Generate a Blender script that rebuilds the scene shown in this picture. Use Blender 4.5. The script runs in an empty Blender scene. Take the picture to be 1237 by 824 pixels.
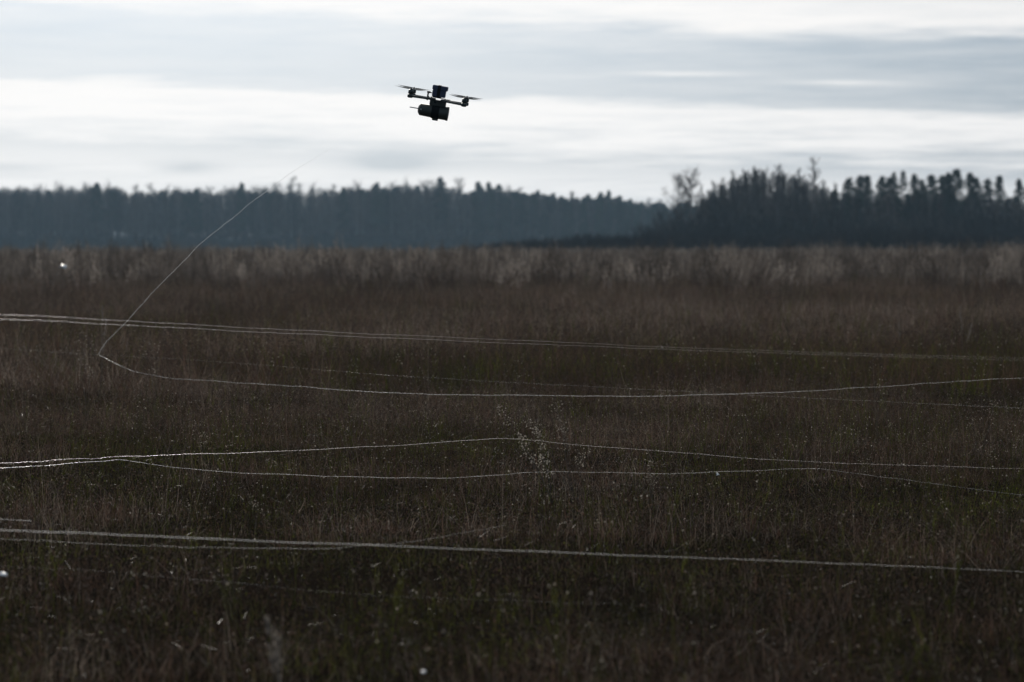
import bpy, bmesh, math, random
import numpy as np
from mathutils import Vector, Matrix, Euler, noise as mnoise

R = math.radians
random.seed(7)
rng = np.random.default_rng(11)
sc = bpy.context.scene
COL = sc.collection

# ------------------------------------------------------------------ camera
EYE = 1.5
LENS, SENSOR = 85.0, 36.0
K = SENSOR / LENS / 1237.0          # tangent per photograph pixel
HORIZON = 296.0                     # eye level in the photograph
PITCH = math.atan((412.0 - HORIZON) * K)
cam = bpy.data.cameras.new('camera')
cam.lens, cam.sensor_width = LENS, SENSOR
cam.clip_start, cam.clip_end = 0.1, 9000.0
cam.dof.use_dof = True
cam.dof.focus_distance = 16.0
cam.dof.aperture_fstop = 2.75
camo = bpy.data.objects.new('camera', cam)
COL.objects.link(camo)
camo.location = (0, 0, EYE)
camo.rotation_euler = (math.pi / 2 - PITCH, 0, 0)
sc.camera = camo
CAMROT = camo.rotation_euler.to_matrix()


def at(px, py, d):
    """the point of the place seen at a photograph pixel, d metres out into the field"""
    v = CAMROT @ Vector(((px - 618.5) * K, -(py - 412.0) * K, -1.0))
    return Vector((0, 0, EYE)) + v * (d / v.y)


# ------------------------------------------------------------------ sun, sky, exposure
SUN_AZ, SUN_EL = R(-9), R(21)       # ahead of the camera, a little to the left
SUN_DIR = Vector((math.sin(SUN_AZ) * math.cos(SUN_EL), math.cos(SUN_AZ) * math.cos(SUN_EL), math.sin(SUN_EL)))
sl = bpy.data.lights.new('sun', 'SUN')
sl.energy = 3.2
sl.angle = R(1.2)
sl.color = (1.0, 0.93, 0.84)
so = bpy.data.objects.new('sun', sl)
COL.objects.link(so)
so.rotation_euler = (-SUN_DIR).to_track_quat('-Z', 'Y').to_euler()
so.location = (0, 0, 60)

sc.view_settings.view_transform = 'Standard'
sc.view_settings.look = 'None'
sc.view_settings.exposure = 0.0
sc.view_settings.gamma = 1.0
sc.view_settings.use_curve_mapping = False
sc.cycles.use_denoising = True
sc.cycles.max_bounces = 6
sc.cycles.diffuse_bounces = 3
sc.cycles.glossy_bounces = 2
sc.cycles.transmission_bounces = 4
sc.cycles.transparent_max_bounces = 8
sc.cycles.volume_bounces = 0
sc.cycles.use_adaptive_sampling = True
sc.cycles.adaptive_threshold = 0.008
sc.cycles.adaptive_min_samples = 32
sc.cycles.sample_clamp_indirect = 3.0


class NT:
    """small helper to write node trees as expressions"""
    def __init__(self, tree):
        self.t = tree; self.n = tree.nodes; self.l = tree.links

    def node(self, typ, **kw):
        n = self.n.new(typ)
        for k, v in kw.items():
            setattr(n, k, v)
        return n

    def put(self, sock, v):
        if isinstance(v, bpy.types.NodeSocket):
            self.l.new(v, sock)
        elif v is not None:
            sock.default_value = v

    def m(self, op, a, b=None, c=None, clamp=False):
        n = self.node('ShaderNodeMath', operation=op, use_clamp=clamp)
        for i, v in enumerate((a, b, c)):
            self.put(n.inputs[i], v)
        return n.outputs[0]

    def comb(self, x, y, z):
        n = self.node('ShaderNodeCombineXYZ')
        for i, v in enumerate((x, y, z)):
            self.put(n.inputs[i], v)
        return n.outputs[0]

    def noise(self, vec, scale, detail=3.0, rough=0.5, dist=0.0, dim='3D'):
        n = self.node('ShaderNodeTexNoise', noise_dimensions=dim)
        self.put(n.inputs['Vector'], vec)
        n.inputs['Scale'].default_value = scale
        n.inputs['Detail'].default_value = detail
        n.inputs['Roughness'].default_value = rough
        n.inputs['Distortion'].default_value = dist
        return n.outputs[0]

    def ramp(self, f, stops, interp='LINEAR'):
        n = self.node('ShaderNodeValToRGB')
        n.color_ramp.interpolation = interp
        e = n.color_ramp.elements
        while len(e) < len(stops):
            e.new(0.5)
        for i, (p, c) in enumerate(stops):
            e[i].position = p
            if not isinstance(c, tuple):
                c = (c, c, c)
            e[i].color = (*c, 1)
        self.put(n.inputs[0], f)
        return n.outputs[0]

    def mix(self, f, a, b, mode='MIX'):
        n = self.node('ShaderNodeMix', data_type='RGBA', blend_type=mode)
        self.put(n.inputs[0], f)
        for s, v in ((n.inputs[6], a), (n.inputs[7], b)):
            if isinstance(v, tuple) and len(v) == 3:
                v = (*v, 1)
            self.put(s, v)
        return n.outputs[2]


# single soft clouds: bearing, elevation, half width, half height, amount
BLOBS = ((-145, 98, 60, 11, -0.95), (-390, 92, 52, 9, -0.75), (-600, 92, 80, 11, -0.4), (200, 204, 110, 4.5, 0.55), (395, 193, 80, 4.5, 0.55), (560, 108, 100, 9, -0.35))


def build_world():
    w = bpy.data.worlds.new('World')
    sc.world = w
    w.use_nodes = True
    w.cycles.sampling_method = 'NONE'     # a smooth, sun-less dome: bounced rays find it by themselves
    w.node_tree.nodes.clear()
    g = NT(w.node_tree)
    out = g.node('ShaderNodeOutputWorld')
    bg = g.node('ShaderNodeBackground')
    g.l.new(bg.outputs[0], out.inputs[0])
    sky = g.node('ShaderNodeTexSky', sky_type='NISHITA')
    sky.sun_disc = False
    sky.sun_elevation = SUN_EL
    sky.sun_rotation = SUN_AZ
    sky.altitude = 150
    sky.air_density = 1.0
    sky.dust_density = 0.7
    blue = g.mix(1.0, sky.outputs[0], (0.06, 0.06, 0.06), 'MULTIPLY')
    d = g.node('ShaderNodeTexCoord').outputs['Generated']
    sep = g.node('ShaderNodeSeparateXYZ'); g.l.new(d, sep.inputs[0])
    x, y, z = sep.outputs
    az = g.m('ARCTAN2', x, y)
    el = g.m('ARCSINE', z)
    X = g.m('DIVIDE', az, K)                # bearing and elevation in the same small unit
    P = g.m('DIVIDE', el, K)
    # cloud sheet seen from below: horizontal plane projection gives the long flat streaks near the horizon
    zz = g.m('MAXIMUM', g.m('ADD', z, 0.012), 0.012)
    plane = g.comb(g.m('DIVIDE', x, zz), g.m('DIVIDE', y, zz), 0.0)
    flat = g.comb(g.m('MULTIPLY', X, 0.0048), g.m('MULTIPLY', P, 0.062), 0.0)
    nB = g.noise(plane, 0.8, 3.0, 0.6, 0.0, '2D')
    nC = g.noise(flat, 1.0, 6.0, 0.64, 0.0, '2D')
    fB, fC = g.m('SUBTRACT', nB, 0.5), g.m('SUBTRACT', nC, 0.5)
    warp = g.m('MULTIPLY_ADD', fC, 40.0, g.m('MULTIPLY', fB, 18.0))
    Xc = g.m('MINIMUM', g.m('MAXIMUM', X, -900.0), 900.0)
    Pw = g.m('MULTIPLY_ADD', warp, 0.25, P)
    Pt = g.m('MULTIPLY_ADD', Xc, 0.036, g.m('ADD', P, warp))
    band = g.ramp(g.m('DIVIDE', Pt, 400.0), [
        (0.00, 0.80), (0.20, 0.82), (0.255, 0.42), (0.30, 0.74), (0.36, 0.92), (0.425, 0.98),
        (0.455, 0.26), (0.56, 0.20), (0.64, 0.30), (0.695, 0.90), (0.76, 0.85), (0.88, 0.45)])
    rest = g.ramp(nB, [(0.36, 0.12), (0.62, 0.95)])
    hi = g.ramp(g.m('DIVIDE', P, 600.0), [(0.48, 0.0), (0.66, 1.0)])
    cov = g.mix(hi, band, rest)
    amp = g.ramp(g.m('DIVIDE', P, 400.0), [(0.36, 0.95), (0.52, 0.42), (0.72, 0.6), (0.9, 0.95)])
    cov = g.m('MULTIPLY_ADD', fC, amp, g.m('MULTIPLY_ADD', fB, 0.35, cov))

    def blob(cov, x0, p0, a, b, amt):
        # one soft lens-shaped cloud: amt / (1 + r^2)^2
        ex = g.m('MULTIPLY_ADD', X, 1.0 / a, -x0 / a)
        ep = g.m('MULTIPLY_ADD', Pw, 1.0 / b, -p0 / b)
        r = g.m('MULTIPLY_ADD', ex, ex, g.m('MULTIPLY_ADD', ep, ep, 1.0))
        return g.m('ADD', cov, g.m('DIVIDE', amt, g.m('MULTIPLY', r, r)))
    for b in BLOBS:
        cov = blob(cov, *b)
    cov = g.m('MINIMUM', g.m('MAXIMUM', cov, 0.0), 1.0)
    # haze glow about the veiled sun; unseen sky behind dimmed to darken the grass
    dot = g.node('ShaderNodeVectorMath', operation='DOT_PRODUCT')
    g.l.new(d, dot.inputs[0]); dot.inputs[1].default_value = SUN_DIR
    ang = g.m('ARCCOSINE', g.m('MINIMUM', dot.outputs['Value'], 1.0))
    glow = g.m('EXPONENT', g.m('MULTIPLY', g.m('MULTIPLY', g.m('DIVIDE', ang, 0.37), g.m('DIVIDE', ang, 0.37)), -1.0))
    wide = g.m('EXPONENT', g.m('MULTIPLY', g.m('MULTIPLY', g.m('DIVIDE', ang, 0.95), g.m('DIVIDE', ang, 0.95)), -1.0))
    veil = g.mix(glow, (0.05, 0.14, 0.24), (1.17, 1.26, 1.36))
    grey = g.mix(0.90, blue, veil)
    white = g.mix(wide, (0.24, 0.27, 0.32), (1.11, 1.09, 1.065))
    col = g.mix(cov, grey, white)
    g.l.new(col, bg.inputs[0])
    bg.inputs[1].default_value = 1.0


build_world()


# ------------------------------------------------------------------ materials
def material(name, build):
    m = bpy.data.materials.new(name)
    m.use_nodes = True
    m.node_tree.nodes.clear()
    g = NT(m.node_tree)
    out = g.node('ShaderNodeOutputMaterial')
    build(g, out)
    return m


def principled(g, out, color, rough=0.6, spec=0.5, metal=0.0, bump=None):
    p = g.node('ShaderNodeBsdfPrincipled')
    if isinstance(color, tuple):
        color = (*color[:3], 1)
    g.put(p.inputs['Base Color'], color)
    g.put(p.inputs['Roughness'], rough)
    g.put(p.inputs['Metallic'], metal)
    g.put(p.inputs['Specular IOR Level'], spec)
    if bump is not None:
        b = g.node('ShaderNodeBump')
        b.inputs['Strength'].default_value = 0.4
        b.inputs['Distance'].default_value = 0.02
        g.l.new(bump, b.inputs['Height'])
        g.l.new(b.outputs[0], p.inputs['Normal'])
    g.l.new(p.outputs[0], out.inputs[0])
    return p


def plain(name, color, rough=0.5, spec=0.5, metal=0.0, var=0.15, scale=60.0):
    def f(g, out):
        co = g.node('ShaderNodeTexCoord').outputs['Object']
        n = g.noise(co, scale, 3.0)
        lo = tuple(c * (1 - var) for c in color); hi = tuple(min(1, c * (1 + var)) for c in color)
        principled(g, out, g.ramp(n, [(0.3, lo), (0.7, hi)]), rough, spec, metal)
    return material(name, f)


def treemat(name, c0, c1):
    def f(g, out):
        oi = g.node('ShaderNodeObjectInfo')
        co = g.node('ShaderNodeTexCoord').outputs['Object']
        n = g.noise(co, 0.8, 3.0)
        t = g.m('MULTIPLY_ADD', n, 0.5, g.m('MULTIPLY', oi.outputs['Random'], 0.6))
        principled(g, out, g.ramp(t, [(0.2, c0), (0.85, c1)]), 0.9, 0.05)
    return material(name, f)


def leafy(name, colors, transl=0.35, rough=0.55, spec=0.022, attr='tint'):
    """thin plant matter: colour runs with the per-plant tint, light passes through the blade"""
    def f(g, out):
        a = g.node('ShaderNodeAttribute', attribute_type='INSTANCER', attribute_name=attr)
        oi = g.node('ShaderNodeObjectInfo')
        bt = g.node('ShaderNodeAttribute', attribute_type='GEOMETRY', attribute_name='blade_tint')
        t = g.m('ADD', bt.outputs['Fac'], g.m('MULTIPLY_ADD', a.outputs['Fac'], 0.7, -0.35), clamp=True)
        col = g.ramp(t, colors)
        v = g.m('MULTIPLY_ADD', oi.outputs['Random'], 0.5, 0.75)
        hsv = g.node('ShaderNodeHueSaturation')
        g.l.new(col, hsv.inputs['Color']); g.l.new(v, hsv.inputs['Value'])
        p = g.node('ShaderNodeBsdfDiffuse')
        g.l.new(hsv.outputs[0], p.inputs['Color'])
        tr = g.node('ShaderNodeBsdfTranslucent')
        g.l.new(hsv.outputs[0], tr.inputs['Color'])
        mx = g.node('ShaderNodeMixShader')
        mx.inputs[0].default_value = transl
        g.l.new(p.outputs[0], mx.inputs[1]); g.l.new(tr.outputs[0], mx.inputs[2])
        g.l.new(mx.outputs[0], out.inputs[0])
    return material(name, f)


M = {}
M['grass'] = leafy('grass_blades', [(0.0, (0.090, 0.100, 0.016)), (0.10, (0.046, 0.052, 0.014)), (0.25, (0.040, 0.037, 0.019)), (0.45, (0.056, 0.036, 0.026)), (0.75, (0.104, 0.062, 0.045)), (0.9, (0.16, 0.116, 0.090)), (1.0, (0.26, 0.215, 0.175))], 0.42)
M['strand'] = plain('dry_strand', (0.17, 0.15, 0.13), 0.5, 0.10, 0, 0.3, 30.0)
M['reed'] = leafy('reed_stalks', [(0.0, (0.036, 0.026, 0.020)), (0.5, (0.056, 0.042, 0.034)), (1.0, (0.105, 0.085, 0.071))], 0.3)
M['plume'] = leafy('reed_plumes', [(0.0, (0.040, 0.032, 0.026)), (0.5, (0.080, 0.066, 0.056)), (1.0, (0.24, 0.21, 0.185))], 0.5)
M['pale_plume'] = leafy('pale_plume', [(0.0, (0.15, 0.135, 0.12)), (1.0, (0.18, 0.16, 0.14))], 0.5)
M['pale_stem'] = leafy('pale_stem', [(0.0, (0.13, 0.11, 0.09)), (1.0, (0.16, 0.135, 0.11))], 0.3)
M['seed'] = leafy('seed_fluff', [(0.0, (0.40, 0.36, 0.30)), (1.0, (0.66, 0.62, 0.57))], 0.45)
M['bark'] = treemat('tree_bark', (0.04, 0.036, 0.034), (0.22, 0.20, 0.19))
M['twig'] = treemat('bare_twigs', (0.026, 0.022, 0.021), (0.150, 0.120, 0.106))
M['pinebark'] = treemat('pine_bark', (0.05, 0.034, 0.026), (0.12, 0.078, 0.052))
M['needle'] = treemat('pine_needles', (0.010, 0.020, 0.016), (0.040, 0.064, 0.042))
M['bush'] = treemat('thicket_twigs', (0.016, 0.014, 0.014), (0.040, 0.034, 0.032))
M['carbon'] = plain('carbon_plate', (0.045, 0.054, 0.054), 0.42, 0.5)
M['motor'] = plain('motor_metal', (0.035, 0.045, 0.046), 0.4, 0.5, 0.3)
M['prop'] = plain('propeller_plastic', (0.024, 0.03, 0.033), 0.45)
M['battery'] = plain('battery_wrap', (0.050, 0.066, 0.125), 0.45)
M['spool'] = plain('spool_plastic', (0.052, 0.058, 0.050), 0.5)
M['strap'] = plain('webbing_strap', (0.015, 0.017, 0.018), 0.9, 0.2)
M['tube'] = plain('guide_tube', (0.22, 0.27, 0.29), 0.4)
M['screw'] = plain('steel_screw', (0.6, 0.6, 0.6), 0.3, 0.5, 0.8)
M['lens'] = plain('camera_lens', (0.01, 0.01, 0.012), 0.08)
M['litter'] = plain('white_film', (0.82, 0.81, 0.80), 0.35, 0.6)


def fibre_mat(name, col, rough):
    def f(g, out):
        co = g.node('ShaderNodeTexCoord').outputs['Object']
        n = g.noise(co, 7.0, 4.0, 0.7)
        c = g.ramp(n, [(0.32, tuple(v * 0.55 for v in col)), (0.62, col)])
        p = g.node('ShaderNodeBsdfPrincipled')
        g.l.new(c, p.inputs['Base Color'])
        p.inputs['Roughness'].default_value = rough
        p.inputs['Specular IOR Level'].default_value = 0.8
        p.inputs['Subsurface Weight'].default_value = 1.0
        p.inputs['Subsurface Radius'].default_value = (1, 1, 1)
        p.inputs['Subsurface Scale'].default_value = 0.02
        p.inputs['Coat Weight'].default_value = 1.0
        p.inputs['Coat Roughness'].default_value = 0.3
        g.l.new(p.outputs[0], out.inputs[0])
    return material(name, f)


M['fibre'] = fibre_mat('optical_fibre', (0.90, 0.91, 0.91), 0.36)
M['fibre_pink'] = fibre_mat('optical_fibre_pinkish', (0.95, 0.58, 0.58), 0.36)


def soil(g, out):
    co = g.node('ShaderNodeTexCoord').outputs['Object']
    n = g.noise(co, 0.35, 6.0, 0.6)
    n2 = g.noise(co, 14.0, 5.0, 0.65)
    a = g.ramp(n, [(0.3, (0.008, 0.0085, 0.005)), (0.55, (0.013, 0.010, 0.0075)), (0.75, (0.018, 0.013, 0.010))])
    c = g.mix(0.6, a, g.ramp(n2, [(0.3, (0.006, 0.005, 0.004)), (0.7, (0.022, 0.016, 0.012))]))
    principled(g, out, c, 1.0, 0.0, 0, n2)


M['soil'] = material('field_soil', soil)


# ------------------------------------------------------------------ mesh helpers
class MB:
    def __init__(self):
        self.v = []; self.f = []; self.mi = []; self.cur = 0

    def face(self, pts):
        b = len(self.v)
        self.v.extend(tuple(p) for p in pts)
        self.f.append(tuple(range(b, b + len(pts))))
        self.mi.append(self.cur)

    def ringtube(self, pts, radii, n=6, cap=True):
        pts = [Vector(p) for p in pts]
        b = len(self.v)
        prev = None
        for i, p in enumerate(pts):
            t = (pts[min(i + 1, len(pts) - 1)] - pts[max(i - 1, 0)])
            t = t.normalized() if t.length > 1e-9 else Vector((0, 0, 1))
            if prev is None:
                a = t.orthogonal().normalized()
            else:
                a = prev - t * prev.dot(t)
                a = a.normalized() if a.length > 1e-6 else t.orthogonal().normalized()
            prev = a
            c = t.cross(a)
            for k in range(n):
                q = 2 * math.pi * k / n
                self.v.append(tuple(p + (a * math.cos(q) + c * math.sin(q)) * radii[i]))
        for i in range(len(pts) - 1):
            for k in range(n):
                k2 = (k + 1) % n
                self.f.append((b + i * n + k, b + i * n + k2, b + (i + 1) * n + k2, b + (i + 1) * n + k))
                self.mi.append(self.cur)
        if cap:
            self.f.append(tuple(b + k for k in range(n))[::-1]); self.mi.append(self.cur)
            e = b + (len(pts) - 1) * n
            self.f.append(tuple(e + k for k in range(n))); self.mi.append(self.cur)

    def lathe(self, prof, n=20, axis='Z', origin=(0, 0, 0)):
        """closed solid of revolution; prof = [(along, radius)...]"""
        pts = []
        o = Vector(origin)
        ax = {'X': Vector((1, 0, 0)), 'Y': Vector((0, 1, 0)), 'Z': Vector((0, 0, 1))}[axis]
        a = {'X': Vector((0, 1, 0)), 'Y': Vector((0, 0, 1)), 'Z': Vector((1, 0, 0))}[axis]
        c = ax.cross(a)
        b = len(self.v)
        for (h, r) in prof:
            for k in range(n):
                q = 2 * math.pi * k / n
                self.v.append(tuple(o + ax * h + (a * math.cos(q) + c * math.sin(q)) * r))
        for i in range(len(prof) - 1):
            for k in range(n):
                k2 = (k + 1) % n
                self.f.append((b + i * n + k, b + i * n + k2, b + (i + 1) * n + k2, b + (i + 1) * n + k)); self.mi.append(self.cur)
        self.f.append(tuple(b + k for k in range(n))[::-1]); self.mi.append(self.cur)
        e = b + (len(prof) - 1) * n
        self.f.append(tuple(e + k for k in range(n))); self.mi.append(self.cur)

    def box(self, lo, hi, bev=0.0, top=None):
        """box with chamfered vertical edges (octagon section), optional (sx,sy) taper of its top"""
        x0, y0, z0 = lo; x1, y1, z1 = hi
        cx, cy = (x0 + x1) / 2, (y0 + y1) / 2
        bv = max(bev, 1e-5)
        o = [(x0 + bv, y0), (x1 - bv, y0), (x1, y0 + bv), (x1, y1 - bv), (x1 - bv, y1), (x0 + bv, y1), (x0, y1 - bv), (x0, y0 + bv)]
        sx, sy = top or (1, 1)
        b = len(self.v)
        zs = [(z0, 1 - 2 * bv / (x1 - x0), 1 - 2 * bv / (y1 - y0), 0), (z0 + bv, 1, 1, 0), (z1 - bv, 1, 1, 1), (z1, 1 - 2 * bv / (x1 - x0), 1 - 2 * bv / (y1 - y0), 1)]
        for (z, ax, ay, t) in zs:
            for (px, py) in o:
                fx = ax * (sx if t else 1); fy = ay * (sy if t else 1)
                self.v.append((cx + (px - cx) * fx, cy + (py - cy) * fy, z))
        for i in range(3):
            for k in range(8):
                k2 = (k + 1) % 8
                self.f.append((b + i * 8 + k, b + i * 8 + k2, b + (i + 1) * 8 + k2, b + (i + 1) * 8 + k)); self.mi.append(self.cur)
        self.f.append(tuple(b + k for k in range(8))[::-1]); self.mi.append(self.cur)
        self.f.append(tuple(b + 24 + k for k in range(8))); self.mi.append(self.cur)

    def mesh(self, name, mats, smooth=False):
        me = bpy.data.meshes.new(name)
        me.from_pydata(self.v, [], self.f)
        if not isinstance(mats, (list, tuple)):
            mats = [mats]
        for m in mats:
            me.materials.append(m)
        me.polygons.foreach_set('material_index', self.mi)
        if smooth:
            me.polygons.foreach_set('use_smooth', [True] * len(me.polygons))
        me.update()
        return me


def link(name, me, parent=None, loc=None):
    o = bpy.data.objects.new(name, me)
    COL.objects.link(o)
    if parent is not None:
        o.parent = parent
    if loc is not None:
        o.location = loc
    return o


def tag(o, label=None, cat=None, group=None, kind=None):
    for k, v in (('label', label), ('category', cat), ('group', group), ('kind', kind)):
        if v:
            o[k] = v
    return o


# ------------------------------------------------------------------ the field
def ground_z(x, y):
    """gentle swells and hollows of the meadow"""
    d = math.hypot(x, y)
    a = 0.10 * mnoise.noise(Vector((x * 0.11, y * 0.16, 3.1))) + 0.035 * mnoise.noise(Vector((x * 0.5, y * 0.55, 8.0)))
    b = 0.18 * mnoise.noise(Vector((x * 0.02, y * 0.03, 5.0)))
    return (a + b * min(1.0, d / 120.0)) * min(1.0, max(0.0, (1400 - d) / 600.0)) - 0.03


def build_field():
    def axis(lo, hi, fine_lo, fine_hi, step, grow):
        s = list(np.arange(fine_lo, fine_hi, step))
        v, st = fine_hi, step
        while v < hi:
            s.append(v); st *= grow; v += st
        s.append(hi)
        v, st = fine_lo, step
        pre = []
        while v > lo:
            st *= grow; v -= st
            pre.append(max(v, lo))
        return sorted(set(pre + s))
    xs = axis(-2500, 2500, -14, 14, 0.35, 1.12)
    ys = axis(-400, 5000, -4, 40, 0.35, 1.09)
    v = [(x, y, ground_z(x, y)) for y in ys for x in xs]
    n = len(xs)
    f = [(j * n + i, j * n + i + 1, (j + 1) * n + i + 1, (j + 1) * n + i) for j in range(len(ys) - 1) for i in range(n - 1)]
    me = bpy.data.meshes.new('field_ground')
    me.from_pydata(v, [], f)
    me.materials.append(M['soil'])
    me.polygons.foreach_set('use_smooth', [True] * len(f))
    tag(link('field_ground', me), 'dark rough meadow ground running out to the far wood', kind='structure')


build_field()


# ------------------------------------------------------------------ scattering
def proto_collection(name, meshes):
    c = bpy.data.collections.new(name)
    for i, me in enumerate(meshes):
        c.objects.link(bpy.data.objects.new('%s_%02d' % (name, i), me))
    return c


def scatter(name, pts, variant, rot, scale, tint, coll):
    me = bpy.data.meshes.new(name)
    me.from_pydata([tuple(p) for p in pts], [], [])
    for an, typ, data in (('variant', 'INT', variant), ('tint', 'FLOAT', tint)):
        a = me.attributes.new(an, typ, 'POINT')
        a.data.foreach_set('value', np.asarray(data, dtype=np.int32 if typ == 'INT' else np.float32))
    scale = [q if isinstance(q, tuple) else (q, q, q) for q in scale]
    for an, data in (('rot', rot), ('scl', scale)):
        a = me.attributes.new(an, 'FLOAT_VECTOR', 'POINT')
        a.data.foreach_set('vector', np.asarray(data, dtype=np.float32).ravel())
    o = link(name, me)
    gt = bpy.data.node_groups.new(name + '_scatter', 'GeometryNodeTree')
    gt.interface.new_socket('Geometry', in_out='INPUT', socket_type='NodeSocketGeometry')
    gt.interface.new_socket('Geometry', in_out='OUTPUT', socket_type='NodeSocketGeometry')
    n, l = gt.nodes, gt.links
    gi, go = n.new('NodeGroupInput'), n.new('NodeGroupOutput')
    ci = n.new('GeometryNodeCollectionInfo')
    ci.inputs['Collection'].default_value = coll
    ci.inputs['Separate Children'].default_value = True
    ci.inputs['Reset Children'].default_value = True
    ip = n.new('GeometryNodeInstanceOnPoints')
    ip.inputs['Pick Instance'].default_value = True

    def na(nm, typ):
        q = n.new('GeometryNodeInputNamedAttribute')
        q.data_type = typ
        q.inputs['Name'].default_value = nm
        return q.outputs[0]
    l.new(gi.outputs[0], ip.inputs['Points'])
    l.new(ci.outputs[0], ip.inputs['Instance'])
    l.new(na('variant', 'INT'), ip.inputs['Instance Index'])
    l.new(na('rot', 'FLOAT_VECTOR'), ip.inputs['Rotation'])
    l.new(na('scl', 'FLOAT_VECTOR'), ip.inputs['Scale'])
    l.new(ip.outputs[0], go.inputs[0])
    md = o.modifiers.new('scatter', 'NODES')
    md.node_group = gt
    return o


# ---- plant clumps
def blade(mb, base, h, w, lean, az, curl=0.5, seg=3, az_face=None):
    d = Vector((math.cos(az), math.sin(az), 0))
    fa = az + math.pi / 2 + random.uniform(-0.8, 0.8) if az_face is None else az_face
    s = Vector((math.cos(fa), math.sin(fa), 0))
    L = []
    p = Vector(base)
    a = lean
    for i in range(seg + 1):
        t = i / seg
        L.append((p.copy(), w * (1 - t) ** 0.7 * 0.5))
        a += curl / seg
        p = p + (Vector((0, 0, 1)) * math.cos(a) + d * math.sin(a)) * (h / seg)
    for i in range(seg):
        (p0, w0), (p1, w1) = L[i], L[i + 1]
        if i == seg - 1:
            mb.face([p0 - s * w0, p0 + s * w0, p1])
        else:
            mb.face([p0 - s * w0, p0 + s * w0, p1 + s * w1, p1 - s * w1])
    return L[-1][0]


def tri_dot(mb, p, r):
    """a small seed or floret: a crossed pair of tiny triangles"""
    for _ in range(2):
        n = Vector((random.gauss(0, 1), random.gauss(0, 1), random.gauss(0, 1))).normalized()
        a = n.orthogonal().normalized(); b = n.cross(a)
        mb.face([Vector(p) + a * r, Vector(p) - a * r * 0.5 + b * r * 0.8, Vector(p) - a * r * 0.5 - b * r * 0.8])


class PB:
    """patch builder: thousands of blades at once, as numpy arrays of triangles"""
    def __init__(self, seed):
        self.r = np.random.default_rng(seed)
        self.v, self.t, self.mi, self.ti, self.n = [], [], [], [], 0

    def add(self, verts, tris, mat, tint):
        self.v.append(verts.reshape(-1, 3)); self.t.append(tris.reshape(-1, 3) + self.n)
        self.mi.append(np.full(tris.size // 3, mat)); self.ti.append(tint.ravel())
        self.n += verts.size // 3

    def blades(self, base, h, w, lean, az, curl, tint, mat=0):
        n = len(h); r = self.r
        fa = az + math.pi / 2 + r.uniform(-.8, .8, n)
        side = np.stack([np.cos(fa), np.sin(fa), 0 * fa], 1)
        d = np.stack([np.cos(az), np.sin(az), 0 * az], 1)
        p = base.copy(); a = lean.copy()
        cols = []
        for i in range(3):
            ww = (w * (1 - i / 2) ** .6 * .5)[:, None]
            if i < 2:
                cols += [p - side * ww, p + side * ww]
            else:
                cols.append(p.copy())
            a = a + curl / 2
            p = p + (d * np.sin(a)[:, None] + np.array([0, 0, 1.0]) * np.cos(a)[:, None]) * (h / 2)[:, None]
        V = np.stack(cols, 1)
        T = np.array([[0, 1, 3], [0, 3, 2], [2, 3, 4]])
        self.add(V, T[None] + (np.arange(n) * 5)[:, None, None], mat, np.repeat(tint, 5))
        return cols[-1]

    def flecks(self, c, d, w, tint, mat):
        """one small triangle each: centre, pointing vector, half width"""
        n = len(c); r = self.r
        q = r.normal(size=(n, 3)); s = np.cross(d, q); s /= np.linalg.norm(s, axis=1)[:, None] + 1e-9
        V = np.stack([c - s * w[:, None], c + s * w[:, None], c + d], 1)
        self.add(V, np.arange(n * 3).reshape(n, 3), mat, np.repeat(tint, 3))

    def mesh(self, name, mats):
        v = np.concatenate(self.v); t = np.concatenate(self.t)
        me = bpy.data.meshes.new(name)
        me.vertices.add(len(v)); me.vertices.foreach_set('co', v.astype(np.float32).ravel())
        me.loops.add(t.size); me.loops.foreach_set('vertex_index', t.astype(np.int32).ravel())
        me.polygons.add(len(t)); me.polygons.foreach_set('loop_start', np.arange(0, t.size, 3, dtype=np.int32))
        for m in mats:
            me.materials.append(m)
        me.polygons.foreach_set('material_index', np.concatenate(self.mi).astype(np.int32))
        at_ = me.attributes.new('blade_tint', 'FLOAT', 'POINT')
        at_.data.foreach_set('value', np.concatenate(self.ti).astype(np.float32))
        me.update(calc_edges=True)
        return me


def tussocks(pb, rad, count, blades, h, spread, w, tint0, tint_sd, lean_out=.55, flat=0.0, mat=0, wild=1.0):
    """blades grown in tussocks that lean outward, leaving dark gaps between"""
    r = pb.r
    cx, cy = r.uniform(-rad, rad, count), r.uniform(-rad, rad, count)
    ch = r.uniform(.55, 1.25, count); ct = r.normal(tint0, tint_sd, count)
    k = r.integers(0, count, blades)
    ox, oy = r.normal(0, spread, blades), r.normal(0, spread, blades)
    base = np.stack([cx[k] + ox, cy[k] + oy, np.full(blades, -.05)], 1)
    hh = r.uniform(h[0], h[1], blades) * ch[k] * (1 + .3 * r.normal(size=blades) ** 2 * .3)
    az = np.arctan2(oy, ox) + r.normal(0, .9, blades)
    lean = np.abs(r.normal(0, .3 * wild, blades)) + lean_out * np.minimum(1, np.hypot(ox, oy) / (spread * 2)) * r.random(blades)
    curl = r.uniform(.1, 1.5 * wild, blades) * np.where(r.random(blades) < .3 * (wild > 1), -1, 1)
    fl = r.random(blades) < flat          # bent and matted stalks
    lean = np.where(fl, r.uniform(1.0, 1.55, blades), lean); curl = np.where(fl, r.uniform(-.2, .3, blades), curl)
    base[:, 2] = np.where(fl, r.uniform(.02, .14, blades) * ch[k], base[:, 2])
    ti = np.clip(ct[k] + r.normal(0, .10, blades), 0, 1)
    return pb.blades(base, hh, r.uniform(w[0], w[1], blades), lean, az, curl, ti, mat)


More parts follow.
